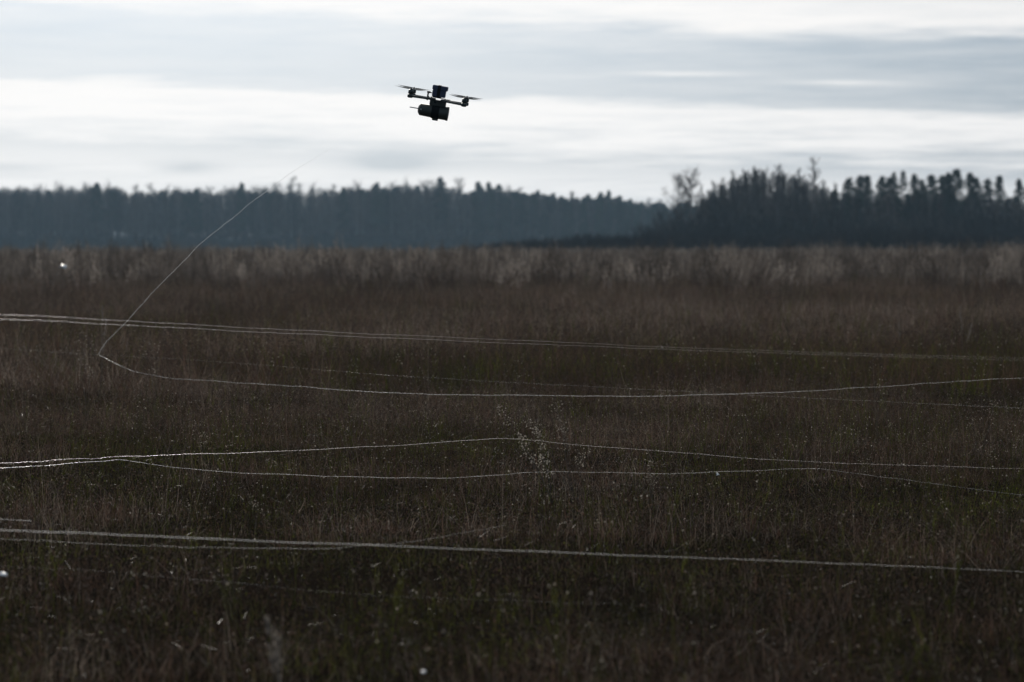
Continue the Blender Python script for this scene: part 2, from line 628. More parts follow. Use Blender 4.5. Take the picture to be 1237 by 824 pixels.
def leaf_litter(pb, n, zmax, tint, sd, mat, big=(.004, .013)):
    """withered leaves and broken stems tangled in the grass, facing every way"""
    r = pb.r
    k = r.integers(0, 70, n); cx, cy = r.uniform(-.5, .5, 70), r.uniform(-.5, .5, 70)
    c = np.stack([cx[k] + r.normal(0, .08, n), cy[k] + r.normal(0, .08, n), zmax * r.random(n) ** .8], 1)
    d = r.normal(size=(n, 3)); d /= np.linalg.norm(d, axis=1)[:, None]
    L = r.uniform(big[0], big[1], n)
    pb.flecks(c, d * L[:, None], L * r.uniform(.12, .35, n), np.clip(r.normal(tint, sd, n), 0, 1), mat)


def patch_green(seed):
    pb = PB(seed)
    tussocks(pb, .5, 60, 3000, (.04, .15), .06, (.002, .0038), .26, .17, .6, .05, 0, 1.9)
    tussocks(pb, .5, 80, 420, (.05, .20), .12, (.0010, .0020), 1.0, .14, .7, .10, 0, 1.8)
    tussocks(pb, .5, 60, 150, (.03, .10), .14, (.0008, .0015), .5, .1, .8, .15, 1, 1.8)
    tussocks(pb, .5, 40, 900, (.05, .16), .08, (.002, .0035), .52, .15, .6, .05, 0, 1.6)
    leaf_litter(pb, 1900, .14, .35, .22, 0)
    leaf_litter(pb, 260, .17, .5, .2, 1, (.003, .008))
    return pb.mesh('green_patch', [M['grass'], M['strand']])


def patch_brown(seed):
    pb = PB(seed)
    tussocks(pb, .5, 54, 3000, (.06, .21), .065, (.002, .0038), .52, .20, .6, .05, 0, 1.6)
    tussocks(pb, .5, 90, 480, (.07, .28), .12, (.0010, .0020), 1.05, .12, .6, .08, 0, 1.5)
    tussocks(pb, .5, 60, 160, (.03, .11), .14, (.0008, .0015), .5, .1, .8, .15, 2, 1.7)
    tussocks(pb, .5, 30, 700, (.05, .15), .07, (.002, .0035), .16, .12, .6, .03, 0, 1.6)
    leaf_litter(pb, 1700, .20, .58, .22, 0)
    leaf_litter(pb, 240, .23, .5, .2, 2, (.003, .008))
    tip = tussocks(pb, .5, 60, 90, (.28, .46), .03, (.0018, .0026), .85, .12, .2)
    r = pb.r; k = np.repeat(np.arange(len(tip)), 8)
    c = tip[k] + np.stack([r.normal(0, .007, len(k)), r.normal(0, .007, len(k)), r.uniform(-.09, 0, len(k))], 1)
    pb.flecks(c, r.normal(0, .010, (len(k), 3)), np.full(len(k), .004), r.uniform(.4, 1, len(k)), 1)
    return pb.mesh('brown_patch', [M['grass'], M['reed'], M['strand']])


def patch_mid(seed):
    pb = PB(seed)
    tussocks(pb, 1.0, 52, 3000, (.16, .46), .14, (.0045, .0085), .54, .24, .5, .02, 0, 1.3)
    tip = tussocks(pb, 1.0, 90, 480, (.32, .62), .06, (.003, .005), 1.05, .12, .25)
    r = pb.r; k = np.repeat(np.arange(len(tip)), 6)
    c = tip[k] + np.stack([r.normal(0, .010, len(k)), r.normal(0, .010, len(k)), r.uniform(-.12, 0, len(k))], 1)
    pb.flecks(c, r.normal(0, .016, (len(k), 3)), np.full(len(k), .005), r.uniform(.2, .9, len(k)), 1)
    return pb.mesh('mid_patch', [M['grass'], M['reed']])


def patch_tall(seed, rad=1.0, stems=150, hs=(.55, 1.0), plume=.5):
    pb = PB(seed); r = pb.r
    tussocks(pb, rad, 30, 700, (.25, .62), .16, (.009, .016), .50, .18, .5)
    cnt = 16
    cx, cy = r.uniform(-rad, rad, cnt), r.uniform(-rad, rad, cnt)
    k = r.integers(0, cnt, stems)
    ch = r.uniform(.5, 1.18, cnt); ct = r.normal(.5, .33, cnt); cp = r.random(cnt) < .5; ch = ch + .12 * cp; ct = ct + .2 * cp; ca = math.pi + r.normal(0, .7, cnt); cl = np.abs(r.normal(.10, .08, cnt))
    base = np.stack([cx[k] + r.normal(0, .09, stems), cy[k] + r.normal(0, .09, stems), np.full(stems, -.05)], 1)
    az = ca[k] + r.normal(0, .4, stems)
    tip = pb.blades(base, r.uniform(hs[0], hs[1], stems) * ch[k], np.full(stems, .008), np.abs(cl[k] + r.normal(0, .05, stems)), az, r.uniform(0, .3, stems), np.clip(ct[k], 0, 1), 1)
    m = np.where(cp[k] & (r.random(stems) < plume + .35))[0]
    j = np.repeat(m, 16)
    t = r.random(len(j)); w = .024 * np.sin(np.pi * np.minimum(1, .15 + t * .85))
    ln = np.tan(cl[k][j] + .12)
    dirx = np.stack([np.cos(az[j]) * ln, np.sin(az[j]) * ln, np.ones(len(j))], 1)
    c = tip[j] + dirx * ((t - .75) * .34)[:, None] + np.stack([r.normal(0, 1, len(j)) * w, r.normal(0, 1, len(j)) * w, 0 * t], 1)
    d = np.stack([r.normal(0, .25, len(j)), r.normal(0, .25, len(j)), np.ones(len(j))], 1) * r.uniform(.03, .07, len(j))[:, None]
    pb.flecks(c, d, np.full(len(j), .009), np.clip(ct[k][j], 0, 1), 2)
    return pb.mesh('reed_patch', [M['grass'], M['reed'], M['plume']])


def clump_weed(seed, h=0.45):
    """a dry branching weed with pale dots of seed fluff"""
    random.seed(seed); mb = MB()
    for s in range(random.randint(2, 4)):
        a = random.uniform(0, 6.283)
        top = None
        pts = [Vector((random.gauss(0, .03), random.gauss(0, .03), -0.02))]
        for k in range(5):
            pts.append(pts[-1] + Vector((math.cos(a) * 0.02 + random.gauss(0, .012), math.sin(a) * 0.02 + random.gauss(0, .012), h / 5 * random.uniform(.8, 1.15))))
        mb.cur = 0
        mb.ringtube(pts, [0.0022 - 0.0003 * i for i in range(6)], 3, False)
        for k in range(9):
            t = random.uniform(0.45, 1.0) * 5
            i = min(4, int(t)); p = pts[i].lerp(pts[i + 1], t - i)
            mb.cur = 0
            q = random.uniform(0, 6.283)
            tip = blade(mb, p, random.uniform(0.03, 0.10), 0.002, random.uniform(0.4, 0.9), q, -0.3, 2)
            mb.cur = 1
            if random.random() < 0.4:
                tri_dot(mb, tip, 0.0025 + 0.006 * random.random() ** 2.5)
    return mb.mesh('weed_clump', [M['grass'], M['seed']])


NEAR = proto_collection('meadow_patch', [patch_green(100 + i) for i in range(5)] + [patch_brown(200 + i) for i in range(5)])
MID = proto_collection('rough_patch', [patch_mid(300 + i) for i in range(5)])
TALL = proto_collection('reed_patch', [patch_tall(400 + i) for i in range(6)] + [patch_mid(500 + i) for i in range(3)])
FAR = proto_collection('far_reed_patch', [patch_tall(600 + i, 3.0, 420, (.6, .95), .5) for i in range(4)])
WEEDS = proto_collection('weed_clump', [clump_weed(300 + i) for i in range(6)])
random.seed(21)


def fbm(x, y, s, o=0.0):
    return mnoise.noise(Vector((x * s, y * s, o))) + 0.5 * mnoise.noise(Vector((x * s * 2.1, y * s * 2.1, o + 7)))


def clamp01(v):
    return max(0.0, min(1.0, v))


class Pts:
    def __init__(self):
        self.P, self.V, self.RO, self.S, self.T = [], [], [], [], []

    def add(self, x, y, v, s, t, tilt=0.0):
        self.P.append((x, y, ground_z(x, y))); self.V.append(v); self.S.append(s); self.T.append(t)
        self.RO.append((random.gauss(0, tilt), random.gauss(0, tilt), random.uniform(0, 6.283)))

    def tile(self, x, y, v, h, t):
        """a patch set square to its neighbours, turned by quarter turns; h stretches its height"""
        self.P.append((x, y, ground_z(x, y))); self.V.append(v); self.S.append((1.04, 1.04, h)); self.T.append(t)
        self.RO.append((0, 0, random.randrange(4) * math.pi / 2))

    def out(self, name, coll):
        return scatter(name, self.P, self.V, self.RO, self.S, self.T, coll)


def rows(y0, y1, step):
    """staggered rows of square patches over the widening wedge that the place shows"""
    y, k = y0 + step / 2, 0
    while y < y1:
        hw = 0.29 * abs(y) + 2.4
        x = -math.ceil(hw / step) * step + random.random() * step
        while x < hw:
            yield x, y
            x += step
        y += step


def build_grass():
    m = Pts()
    for x, y in rows(1.0, 25, 1.0):
        f = fbm(x, y, .30, 1.0); g2 = fbm(x, y, .5, 40.0)
        brown = .30 + .55 * clamp01((y - 10.5) / 8.0) + .40 * f
        if random.random() < brown:
            m.tile(x, y, 5 + random.randrange(5), random.uniform(.8, 1.05) * (1 + .3 * f), clamp01(.5 + .45 * g2))
        else:
            m.tile(x, y, random.randrange(5), random.uniform(.8, 1.15) * (1 + .3 * g2), clamp01(.46 + .4 * g2))
    tag(m.out('meadow_grass', NEAR), 'matted brown and green autumn grass covering the near field', 'grass', kind='stuff')
    m = Pts()
    for x, y in rows(25, 55, 2.0):
        f = fbm(x, y, .12, 1.0); g2 = fbm(x, y, .09, 40.0)
        m.tile(x, y, random.randrange(5), random.uniform(.75, 1.1) * (1 + .35 * f), clamp01(.5 + .6 * g2))
    tag(m.out('rough_grass', MID), 'rough reddish brown grass across the middle of the field', 'grass', kind='stuff')
    m = Pts()
    for x, y in rows(55, 151, 2.0):
        f = fbm(x, y, .035, 3.0); g2 = fbm(x, y, .15, 60.0)
        if (y - 62 - 16 * f) / 42.0 < random.random() ** 1.5:
            m.tile(x, y, 6 + random.randrange(3), random.uniform(.85, 1.25) * (1 + .2 * g2), clamp01(.5 + .3 * g2))
        else:
            m.tile(x, y, random.randrange(6), random.uniform(.85, 1.42) * (1 + .2 * g2) * (1 + .25 * f), clamp01(.42 + .5 * g2 + .3 * f))
    tag(m.out('reed_grass', TALL), 'tall pale feathery reed grass along the far side of the field', 'grass', kind='stuff')
    m = Pts()
    for x, y in rows(151, 262, 6.0):
        m.tile(x, y, random.randrange(4), random.uniform(.95, 1.3), clamp01(.45 + .4 * fbm(x, y, .02, 3.0)))
    tag(m.out('distant_reed_grass', FAR), 'distant reed grass running up to the foot of the woods', 'grass', kind='stuff')
    m = Pts()
    for i in range(2300):
        y = random.uniform(7, 24) if i < 1750 else random.uniform(24, 44); x = random.uniform(-1, 1) * (.29 * y + 2)
        if y < 12 and random.random() < .4:
            continue
        m.add(x, y, random.randrange(6), random.uniform(.4, .85) if y < 24 else random.uniform(.8, 1.25), random.random(), .15)
    tag(m.out('fluff_weeds', WEEDS), 'small dry weeds flecked with white seed fluff throughout the grass', 'weeds', kind='stuff')


build_grass()


# ------------------------------------------------------------------ trees
def bare_tree(seed, H=15.0, spread=0.16, slim=False, up=False, thick=1.0):
    """bare birch or aspen: trunk mesh, and a crown mesh of ascending limbs with fine twig sprays"""
    random.seed(seed)
    tr, cr = MB(), MB()
    n = 9
    pts = [Vector((0, 0, -0.3))]
    dx, dy = (random.gauss(0, .02), random.gauss(0, .02)) if not up else (random.gauss(0, .006), random.gauss(0, .006))
    wob = .012 if not up else .004
    for i in range(1, n + 1):
        pts.append(Vector((dx * H * i / n + random.gauss(0, wob) * H * 0.5 * (i / n), dy * H * i / n + random.gauss(0, wob) * H * .5 * (i / n), H * 0.97 * i / n)))
    r0 = H * 0.011
    tr.ringtube(pts, [r0 * (1 - 0.93 * (i / n)) for i in range(n + 1)], 6)

    def on(t):
        u = t * n; i = min(n - 1, int(u)); return pts[i].lerp(pts[i + 1], u - i)
    limbs = 38 if up else (26 if not slim else 22)
    for k in range(limbs):
        t = 0.26 + 0.70 * (k + random.random()) / limbs
        p = on(t)
        a = random.uniform(0, 6.283)
        L = H * spread * (1.25 - 0.9 * abs(t - 0.45) * 1.3) * random.uniform(.7, 1.35)
        L = max(L, H * (0.05 if not up else .02))
        el = random.uniform(0.55, 1.05) if not up else random.uniform(.75, 1.2)
        if up:
            L *= 1.15 - .5 * t
        d = Vector((math.cos(a) * math.cos(el), math.sin(a) * math.cos(el), math.sin(el)))
        lp = [p]
        for j in range(4):
            d = (d + Vector((random.gauss(0, .16), random.gauss(0, .16), random.gauss(.10, .12)))).normalized()
            lp.append(lp[-1] + d * L / 4)
        cr.ringtube(lp, [r0 * 0.34 * thick * (1 - .2 * j) * (1.1 - t * .6) for j in range(5)], 4, False)
        for j in range(26):
            u = random.uniform(0.15, 1.0) * 4
            i = min(3, int(u)); q = lp[i].lerp(lp[i + 1], u - i)
            a2 = random.uniform(0, 6.283); e2 = random.uniform(0.2, 1.25) if not up else random.uniform(.6, 1.4)
            d2 = Vector((math.cos(a2) * math.cos(e2), math.sin(a2) * math.cos(e2), math.sin(e2)))
            l2 = random.uniform(.35, 1.15) * H / 15 * (1.0 if not up else max(.3, 1.3 - t))
            e = q + d2 * l2
            s = d2.orthogonal().normalized() * random.uniform(.016, .034) * thick * H / 15
            cr.face([q - s, q + s, e])
            for m in range(3):
                q2 = q.lerp(e, random.uniform(.3, .9))
                d3 = (d2 + Vector((random.gauss(0, .5), random.gauss(0, .5), random.gauss(.1, .4)))).normalized()
                s3 = d3.orthogonal().normalized() * random.uniform(.012, .024) * thick * H / 15
                cr.face([q2 - s3, q2 + s3, q2 + d3 * l2 * random.uniform(.35, .7)])
    return tr.mesh('bare_trunk', M['bark']), cr.mesh('bare_crown', M['twig'])


def pine_tree(seed, H=15.0, start=0.45, wide=0.13, cone=False):
    random.seed(seed)
    tr, cr = MB(), MB()
    n = 8
    bx, by = random.gauss(0, .012), random.gauss(0, .012)
    pts = [Vector((bx * H * i / n + random.gauss(0, .05), by * H * i / n + random.gauss(0, .05), -0.3 if i == 0 else H * .98 * i / n)) for i in range(n + 1)]
    r0 = H * 0.011
    tr.ringtube(pts, [r0 * (1 - .9 * i / n) for i in range(n + 1)], 6)

    def on(t):
        u = t * n; i = min(n - 1, int(u)); return pts[i].lerp(pts[i + 1], u - i)
    cnt = 100 if not cone else 80
    for k in range(cnt):
        t = start + (1 - start) * (k + random.random()) / cnt
        s = (t - start) / (1 - start)
        if cone:
            rad = H * wide * (1 - s) ** 0.9 + 0.12
        else:
            rad = H * wide * 1.2 * min(1.0, (s + .12) / .4) ** .8 * (1 - s) ** .45 * random.uniform(.45, 1.2)
        a = random.uniform(0, 6.283)
        rr = rad * random.uniform(.45, 1.0)
        c0 = on(t)
        c = c0 + Vector((math.cos(a) * rr, math.sin(a) * rr, (rr * 0.30 if not cone else -rr * .25)))
        cr.cur = 0
        cr.ringtube([c0, c], [r0 * .22, r0 * .08], 3, False)
        cr.cur = 1
        bs = random.uniform(.38, .75) * (H / 15) * (1.12 - .55 * s if not cone else .7 * (1.15 - s * .7))
        for j in range(44):
            v = Vector((random.gauss(0, 1), random.gauss(0, 1), random.gauss(0, .55)))
            v = v.normalized() * (random.random() ** 0.45) * bs
            q = c + v
            d = (v.normalized() + Vector((0, 0, .5))).normalized() * random.uniform(.2, .42) * H / 15
            sd = d.orthogonal().normalized()
            sd = (Matrix.Rotation(random.uniform(0, 6.283), 3, d.normalized()) @ sd) * random.uniform(.05, .10) * H / 15
            cr.face([q - sd, q + sd, q + d])
    return tr.mesh('pine_trunk', M['pinebark']), cr.mesh('pine_crown', [M['pinebark'], M['needle']])


BARE = [bare_tree(900 + i, 15, 0.15 + 0.02 * (i % 3)) for i in range(5)]
SLIM = [bare_tree(930 + i, 15, 0.11, True) for i in range(3)]
BIRCH = [bare_tree(940 + i, 15, 0.125 + .015 * (i % 3), False, True) for i in range(5)]
OPEN = [bare_tree(950 + i, 15, 0.26, False, False, 1.8) for i in range(2)]
PINE = [pine_tree(960 + i, 15, 0.28 + 0.07 * (i % 3), 0.098 + 0.014 * (i % 3)) for i in range(6)]
SPRU = [pine_tree(980 + i, 15, 0.14, 0.21, True) for i in range(2)]
KIND = {'bare': BARE, 'slim': SLIM, 'open': OPEN, 'birch': BIRCH, 'pine': PINE, 'spruce': SPRU}
random.seed(33)
_k = {k: 0 for k in KIND}


def join_meshes(name, a, b):
    me = bpy.data.meshes.new(name)
    bm = bmesh.new()
    mats = list(a.materials) + list(b.materials)
    bm.from_mesh(a)
    bm.faces.ensure_lookup_table()
    n0 = len(bm.faces)
    bm.from_mesh(b)
    bm.faces.ensure_lookup_table()
    for i in range(n0, len(bm.faces)):
        bm.faces[i].material_index += len(a.materials)
    bm.to_mesh(me); bm.free()
    for m in mats:
        me.materials.append(m)
    return me


def tree(px, ytop, kind, d, label, group):
    H = (HORIZON - ytop) * K * d + EYE
    x = (px - 618.5) * K * d
    tm, cm = KIND[kind][_k[kind] % len(KIND[kind])]
    _k[kind] += 1
    nm = {'bare': 'bare_tree', 'slim': 'bare_tree', 'open': 'bare_tree', 'birch': 'bare_tree', 'pine': 'pine_tree', 'spruce': 'spruce_tree'}[kind]
    e = bpy.data.objects.new(nm, None)
    COL.objects.link(e)
    e.location = (x, d, ground_z(x, d) - 0.05)
    s = H / 15.0
    w = s * random.uniform(.92, 1.08)
    e.scale = (w, w, s)
    e.rotation_euler = (0, 0, random.uniform(0, 6.283))
    e.empty_display_size = 0.5
    link('trunk', tm, e); link('crown', cm, e)
    tag(e, label, 'tree', group)
    return e


WOOD = proto_collection('wood_tree', [join_meshes('wood_bare', *t) for t in BARE] + [join_meshes('wood_slim', *t) for t in SLIM] + [join_meshes('wood_pine', *t) for t in PINE] + [join_meshes('wood_birch', *t) for t in BIRCH])


def outline(points):
    xs = [p[0] for p in points]; ys = [p[1] for p in points]
    return lambda x: float(np.interp(x, xs, ys))


LEFT_TOP = outline([(-400, 230), (0, 228), (50, 228), (70, 226), (100, 227), (118, 225), (140, 226), (152, 230), (200, 229), (250, 229), (290, 228), (350, 230), (400, 228),
                    (430, 227), (470, 226), (510, 223), (550, 224), (566, 231), (580, 226), (605, 229), (640, 232), (670, 237), (710, 238), (735, 236), (765, 244), (800, 245), (850, 242), (1000, 236), (1700, 232)])
RIGHT_TOP = outline([(838, 250), (850, 232), (870, 217), (890, 205), (910, 201), (940, 201), (965, 209), (990, 216), (1010, 227), (1050, 229), (1100, 231), (1150, 231), (1200, 235), (1237, 236), (1700, 234)])


def wood(name, x0, x1, dlo, dhi, top, step, mix, label, lower=(0, 7)):
    P, V, RO, S, T = [], [], [], [], []
    d = dlo
    while d < dhi:
        x = x0 + random.uniform(0, step)
        while x < x1:
            dd = d + random.uniform(-4, 4)
            yt = top(x) + random.uniform(*lower)
            H = (HORIZON - yt) * K * dd + EYE
            wx = (x - 618.5) * K * dd
            if H > 3:
                P.append((wx, dd, ground_z(wx, dd) - .05))
                V.append(mix(x)); S.append(H / 15.0 * random.choice((1, 1, 1, .72, .5))); T.append(random.random()); RO.append((0, 0, random.uniform(0, 6.283)))
            x += step * random.uniform(.6, 1.4)
        d += 9.0
    o = scatter(name, P, V, RO, S, T, WOOD)
    tag(o, label, 'wood', kind='stuff')


def left_mix(x):
    """stands of one kind alternate along the edge of the wood"""
    n = mnoise.noise(Vector((x * .018, 4.2, 0)))
    if x > 560 or n > .22:
        return random.choice([8, 9, 10, 11, 12, 13, 0, 14, 3, 16] if x > 560 else [8, 10, 0, 1, 2, 3, 14, 15, 4, 16])
    if n < -.18:
        return random.choice([14, 15, 16, 17, 18, 5, 6])
    return random.choice([0, 1, 2, 3, 4, 5, 6, 7, 0, 1, 2, 15, 16, 9])


wood('far_wood', -330, 880, 696, 790, LEFT_TOP, 5.5, left_mix, 'hazy grey mass of mixed wood closing the field left of centre', (-1, 9))
wood('pine_wood', 842, 1560, 332, 400, RIGHT_TOP, 7.5, lambda x: random.choice([14, 15, 16, 17, 18] if x < 1000 else [14, 15, 16, 17, 18, 0, 1, 5, 6, 8]),
     'darker nearer wood of birch and pine standing behind the right trees', (0, 11))

# trees that stand out one by one against the sky
G1, G2, G3, G4 = 'trees on the skyline of the far left wood', 'pines on the skyline of the middle wood', 'bare birches of the right clump', 'pines at the right end of the treeline'
for px, yt, kd, lb in [(5, 226, 'bare', 'low tree in the hazy wood, first from the left edge'), (20, 226, 'slim', 'low tree in the hazy wood, second from the left edge'),
                       (31, 227, 'bare', 'low tree in the hazy wood, third from the left edge'), (47, 226, 'bare', 'low tree in the hazy wood, fourth from the left edge'),
                       (86, 226, 'bare', 'low tree in the dip between the two left humps of the wood'), (200, 227, 'bare', 'low tree just right of the two narrow spikes'),
                       (215, 227, 'bare', 'second low tree right of the two narrow spikes'), (238, 227, 'pine', 'third low tree right of the two narrow spikes'),
                       (255, 226, 'bare', 'fourth low tree right of the two narrow spikes'), (275, 228, 'bare', 'lowest tree just left of the round topped one'),
                       (308, 226, 'bare', 'low tree between the round topped one and the rising cable'), (376, 225, 'bare', 'even tree just right of the thin pair on the skyline'),
                       (389, 226, 'bare', 'second even tree right of the thin pair'), (402, 224, 'bare', 'third even tree right of the thin pair'), (416, 226, 'pine', 'fourth even tree right of the thin pair, before the cloud')]:
    tree(px, yt, kd, 690, lb, G1)
tree(70, 223.5, 'bare', 690, 'slightly raised bare tree at the left wood, first hump from the left edge', G1)
tree(104, 223, 'bare', 690, 'rounded tree beginning the tallest hump of the far left wood', G1)
tree(118, 221, 'pine', 690, 'broad dark crown topping the left hump of the far wood', G1)
tree(136, 221, 'bare', 690, 'bare tree closing the right side of the left hump, before the two spikes', G1)
tree(165, 221, 'slim', 690, 'first of two narrow spikes rising from the left wood', G1)
tree(183, 219.5, 'slim', 690, 'second, taller of two narrow spikes rising from the left wood', G1)
tree(291, 220, 'pine', 690, 'round topped tree just left of where the cable crosses the skyline', G1)
tree(318, 223, 'bare', 690, 'tree directly behind the cable where it crosses the skyline', G1)
tree(336, 222, 'bare', 690, 'bare tree just right of the cable on the skyline', G1)
tree(352, 214, 'slim', 690, 'thin tall bare tree rising right of the cable, higher of a pair', G1)
tree(363, 218.5, 'slim', 690, 'thin bare tree rising right of the cable, lower of a pair', G1)
for px, yt, kd, lb in [(432, 222, 'bare', 'rounded crown under the left end of the blue grey cloud'), (455, 221, 'pine', 'broad flat crown under the small blue grey cloud'),
                       (474, 221, 'bare', 'crown under the middle of the blue grey cloud, left of centre wood'), (494, 219, 'bare', 'domed crown under the right end of the blue grey cloud'),
                       (513, 216.5, 'bare', 'left of three tufted crowns at the highest part of the left wood'), (524, 216.5, 'slim', 'middle of three tufted crowns at the highest part of the left wood'),
                       (534, 214.5, 'pine', 'right and highest of three tufted crowns in the left wood, below the drone'), (553, 217, 'bare', 'round crown just left of the bright notch in the wood')]:
    tree(px, yt, kd, 686, lb, G1)
for px, yt, kd, lb in [(578, 219.5, 'pine', 'wide dark crown just right of the bright notch in the wood'), (590, 220, 'pine', 'second pine right of the bright notch in the wood'),
                       (603, 222.5, 'pine', 'third pine right of the bright notch, on the falling skyline'), (616, 225.5, 'bare', 'fourth tree right of the bright notch, on the falling skyline'),
                       (628, 227, 'slim', 'slim bare tree on the falling skyline right of the notch'), (651, 229.5, 'pine', 'dark round crown midway down the falling skyline'),
                       (668, 233, 'pine', 'low crown in the dip left of the small thin peak'), (693, 230, 'slim', 'small thin peak on the lower middle skyline'),
                       (712, 234.5, 'pine', 'dark pine left of the pointed pair on the middle skyline'), (725, 232, 'pine', 'left of the pointed pair of pines on the middle skyline'),
                       (736, 230, 'pine', 'right, taller of the pointed pair of pines on the middle skyline'), (749, 236, 'pine', 'pine stepping down toward the lowest skyline'),
                       (762, 240, 'pine', 'last dark pine before the lowest gap in the skyline'), (783, 237.5, 'slim', 'thin low tree in the lowest part of the skyline'),
                       (797, 242, 'bare', 'lowest bare tree, left of the lone spreading tree')]:
    tree(px, yt, kd, 720, lb, G2)
tree(818, 212, 'open', 325, 'lone spreading bare tree with open branches against the sky', G3)
tree(835, 212, 'open', 325, 'open bare tree beside the lone spreading tree, next to the birch clump', G3)
for px, yt, lb in [(847, 218, 'low bare birch at the left foot of the birch clump'), (861, 215, 'second bare birch up the left slope of the clump'), (872, 212, 'third bare birch up the left slope of the clump'),
                   (885, 201, 'bare birch with ragged top at the left shoulder of the clump'), (899, 202, 'narrow bare birch between shoulder and summit of the clump'),
                   (912, 198, 'bare birch left of the summit of the clump'), (925, 198, 'bare birch at the summit of the clump, dense top'), (939, 196, 'tallest bare birch, right of the summit of the clump'),
                   (957, 206, 'bare birch stepping down right of the clump summit'), (970, 208, 'bare birch left of the thin tall spire'), (995, 214, 'bare birch right of the thin tall spire'),
                   (1008, 218, 'low bare birch in the dip before the pines')]:
    tree(px, yt, 'birch', 320 + random.uniform(-5, 5), lb, G3)
tree(982, 187, 'birch', 322, 'thin spire of a bare tree, tallest point of the treeline', G3)
tree(964, 199, 'birch', 324, 'faint thin bare top left of the tallest spire', G3)
for px, yt, lb in [(1024, 214, 'first pine crown right of the dip, rounded'), (1037, 211, 'left of a joined pair of green pine crowns'), (1046, 211, 'right of a joined pair of green pine crowns'),
                   (1063, 212, 'pine crown left of the two dark spikes'), (1074, 213, 'small pine just before the two dark spikes'),
                   (1102, 209, 'broad pine right of the two dark spikes'), (1113, 216, 'low pine in the narrow gap right of the broad pine'), (1126, 210, 'left pine of a flat topped pair'), (1137, 211, 'right pine of a flat topped pair'),
                   (1146, 208, 'pine leaning on the tallest right pine from the left'), (1154, 203.5, 'tallest pine of the right end, pointed top'), (1169, 208, 'domed pine right of the tallest right pine'),
                   (1179, 214, 'pine shoulder dropping right of the domed pine'), (1192, 216, 'small pine with sky on both sides near the right edge'), (1207, 212, 'rounded pine second from the right edge group'),
                   (1229, 216, 'pine near the right edge of the picture'), (1245, 218, 'pine cut by the right edge of the picture')]:
    tree(px, yt, 'pine', 345 + random.uniform(-6, 6), lb, G4)
tree(1081, 207, 'spruce', 342, 'left of two dark pointed spikes among the right pines', G4)
tree(1090, 204.5, 'spruce', 342, 'right, taller of two dark pointed spikes among the right pines', G4)


# ---- dark thicket in front of the woods
def thicket_mesh(seed):
    random.seed(seed); mb = MB()
    for k in range(60):
        a = random.uniform(0, 6.283); el = random.uniform(.5, 1.5); L = random.uniform(1.2, 3.0)
        p = Vector((random.gauss(0, .7), random.gauss(0, .7), -.1))
        d = Vector((math.cos(a) * math.cos(el), math.sin(a) * math.cos(el), math.sin(el)))
        e = p + d * L
        mb.ringtube([p, e], [.018, .006], 3, False)
        for j in range(22):
            q = p.lerp(e, random.uniform(.2, 1)); d2 = (d + Vector((random.gauss(0, .6), random.gauss(0, .6), random.gauss(.1, .4)))).normalized()
            s = d2.orthogonal().normalized() * random.uniform(.012, .03)
            mb.face([q - s, q + s, q + d2 * random.uniform(.3, .8)])
    return mb.mesh('thicket_bush', M['bush'])


THICK = proto_collection('thicket_bush', [thicket_mesh(700 + i) for i in range(4)])
random.seed(51)


def build_thicket():
    P, V, RO, S, T = [], [], [], [], []
    top = outline([(540, 301), (580, 296), (620, 291), (700, 286), (800, 283), (900, 284), (1000, 282), (1060, 277), (1130, 278), (1200, 284), (1240, 286), (1500, 284)])
    for d in (262, 268, 274, 281, 288, 296):
        x = 535.0
        while x < 1520:
            yt = top(x) + random.uniform(-2, 5)
            H = (HORIZON - yt) * K * d + EYE
            wx = (x - 618.5) * K * d
            P.append((wx, d + random.uniform(-3, 3), ground_z(wx, d))); V.append(random.randrange(4)); S.append(max(.25, H / 2.7)); T.append(0.5)
            RO.append((0, 0, random.uniform(0, 6.283)))
            x += random.uniform(5, 11)
    tag(scatter('willow_thicket', P, V, RO, S, T, THICK), 'low dark thicket along the foot of the middle and right woods', 'bushes', kind='stuff')
    P, V, RO, S, T = [], [], [], [], []
    for d in (316, 326, 338, 352):
        x = 800.0
        while x < 1540:
            wx = (x - 618.5) * K * d
            P.append((wx, d + random.uniform(-3, 3), ground_z(wx, d))); V.append(random.randrange(4)); S.append(random.uniform(3.2, 6.5) / 2.7); T.append(0.5)
            RO.append((0, 0, random.uniform(0, 6.283)))
            x += random.uniform(6, 13)
    tag(scatter('sapling_growth', P, V, RO, S, T, THICK), 'dark saplings and brush under the birch clump and right pines', 'bushes', kind='stuff')
    # undergrowth closing the foot of the far left wood
    P, V, RO, S, T = [], [], [], [], []
    for d in (672, 680, 690, 705, 725):
        x = -330.0
        while x < 640:
            wx = (x - 618.5) * K * d
            H = random.uniform(2.2, 5.5)
            P.append((wx, d + random.uniform(-3, 3), ground_z(wx, d))); V.append(random.randrange(4)); S.append(H / 2.7); T.append(0.5)
            RO.append((0, 0, random.uniform(0, 6.283)))
            x += random.uniform(5, 11)
    tag(scatter('undergrowth', P, V, RO, S, T, THICK), 'hazy undergrowth at the foot of the far left wood', 'bushes', kind='stuff')


build_thicket()


# ------------------------------------------------------------------ the drone
U = 0.00059      # metres per drawing unit


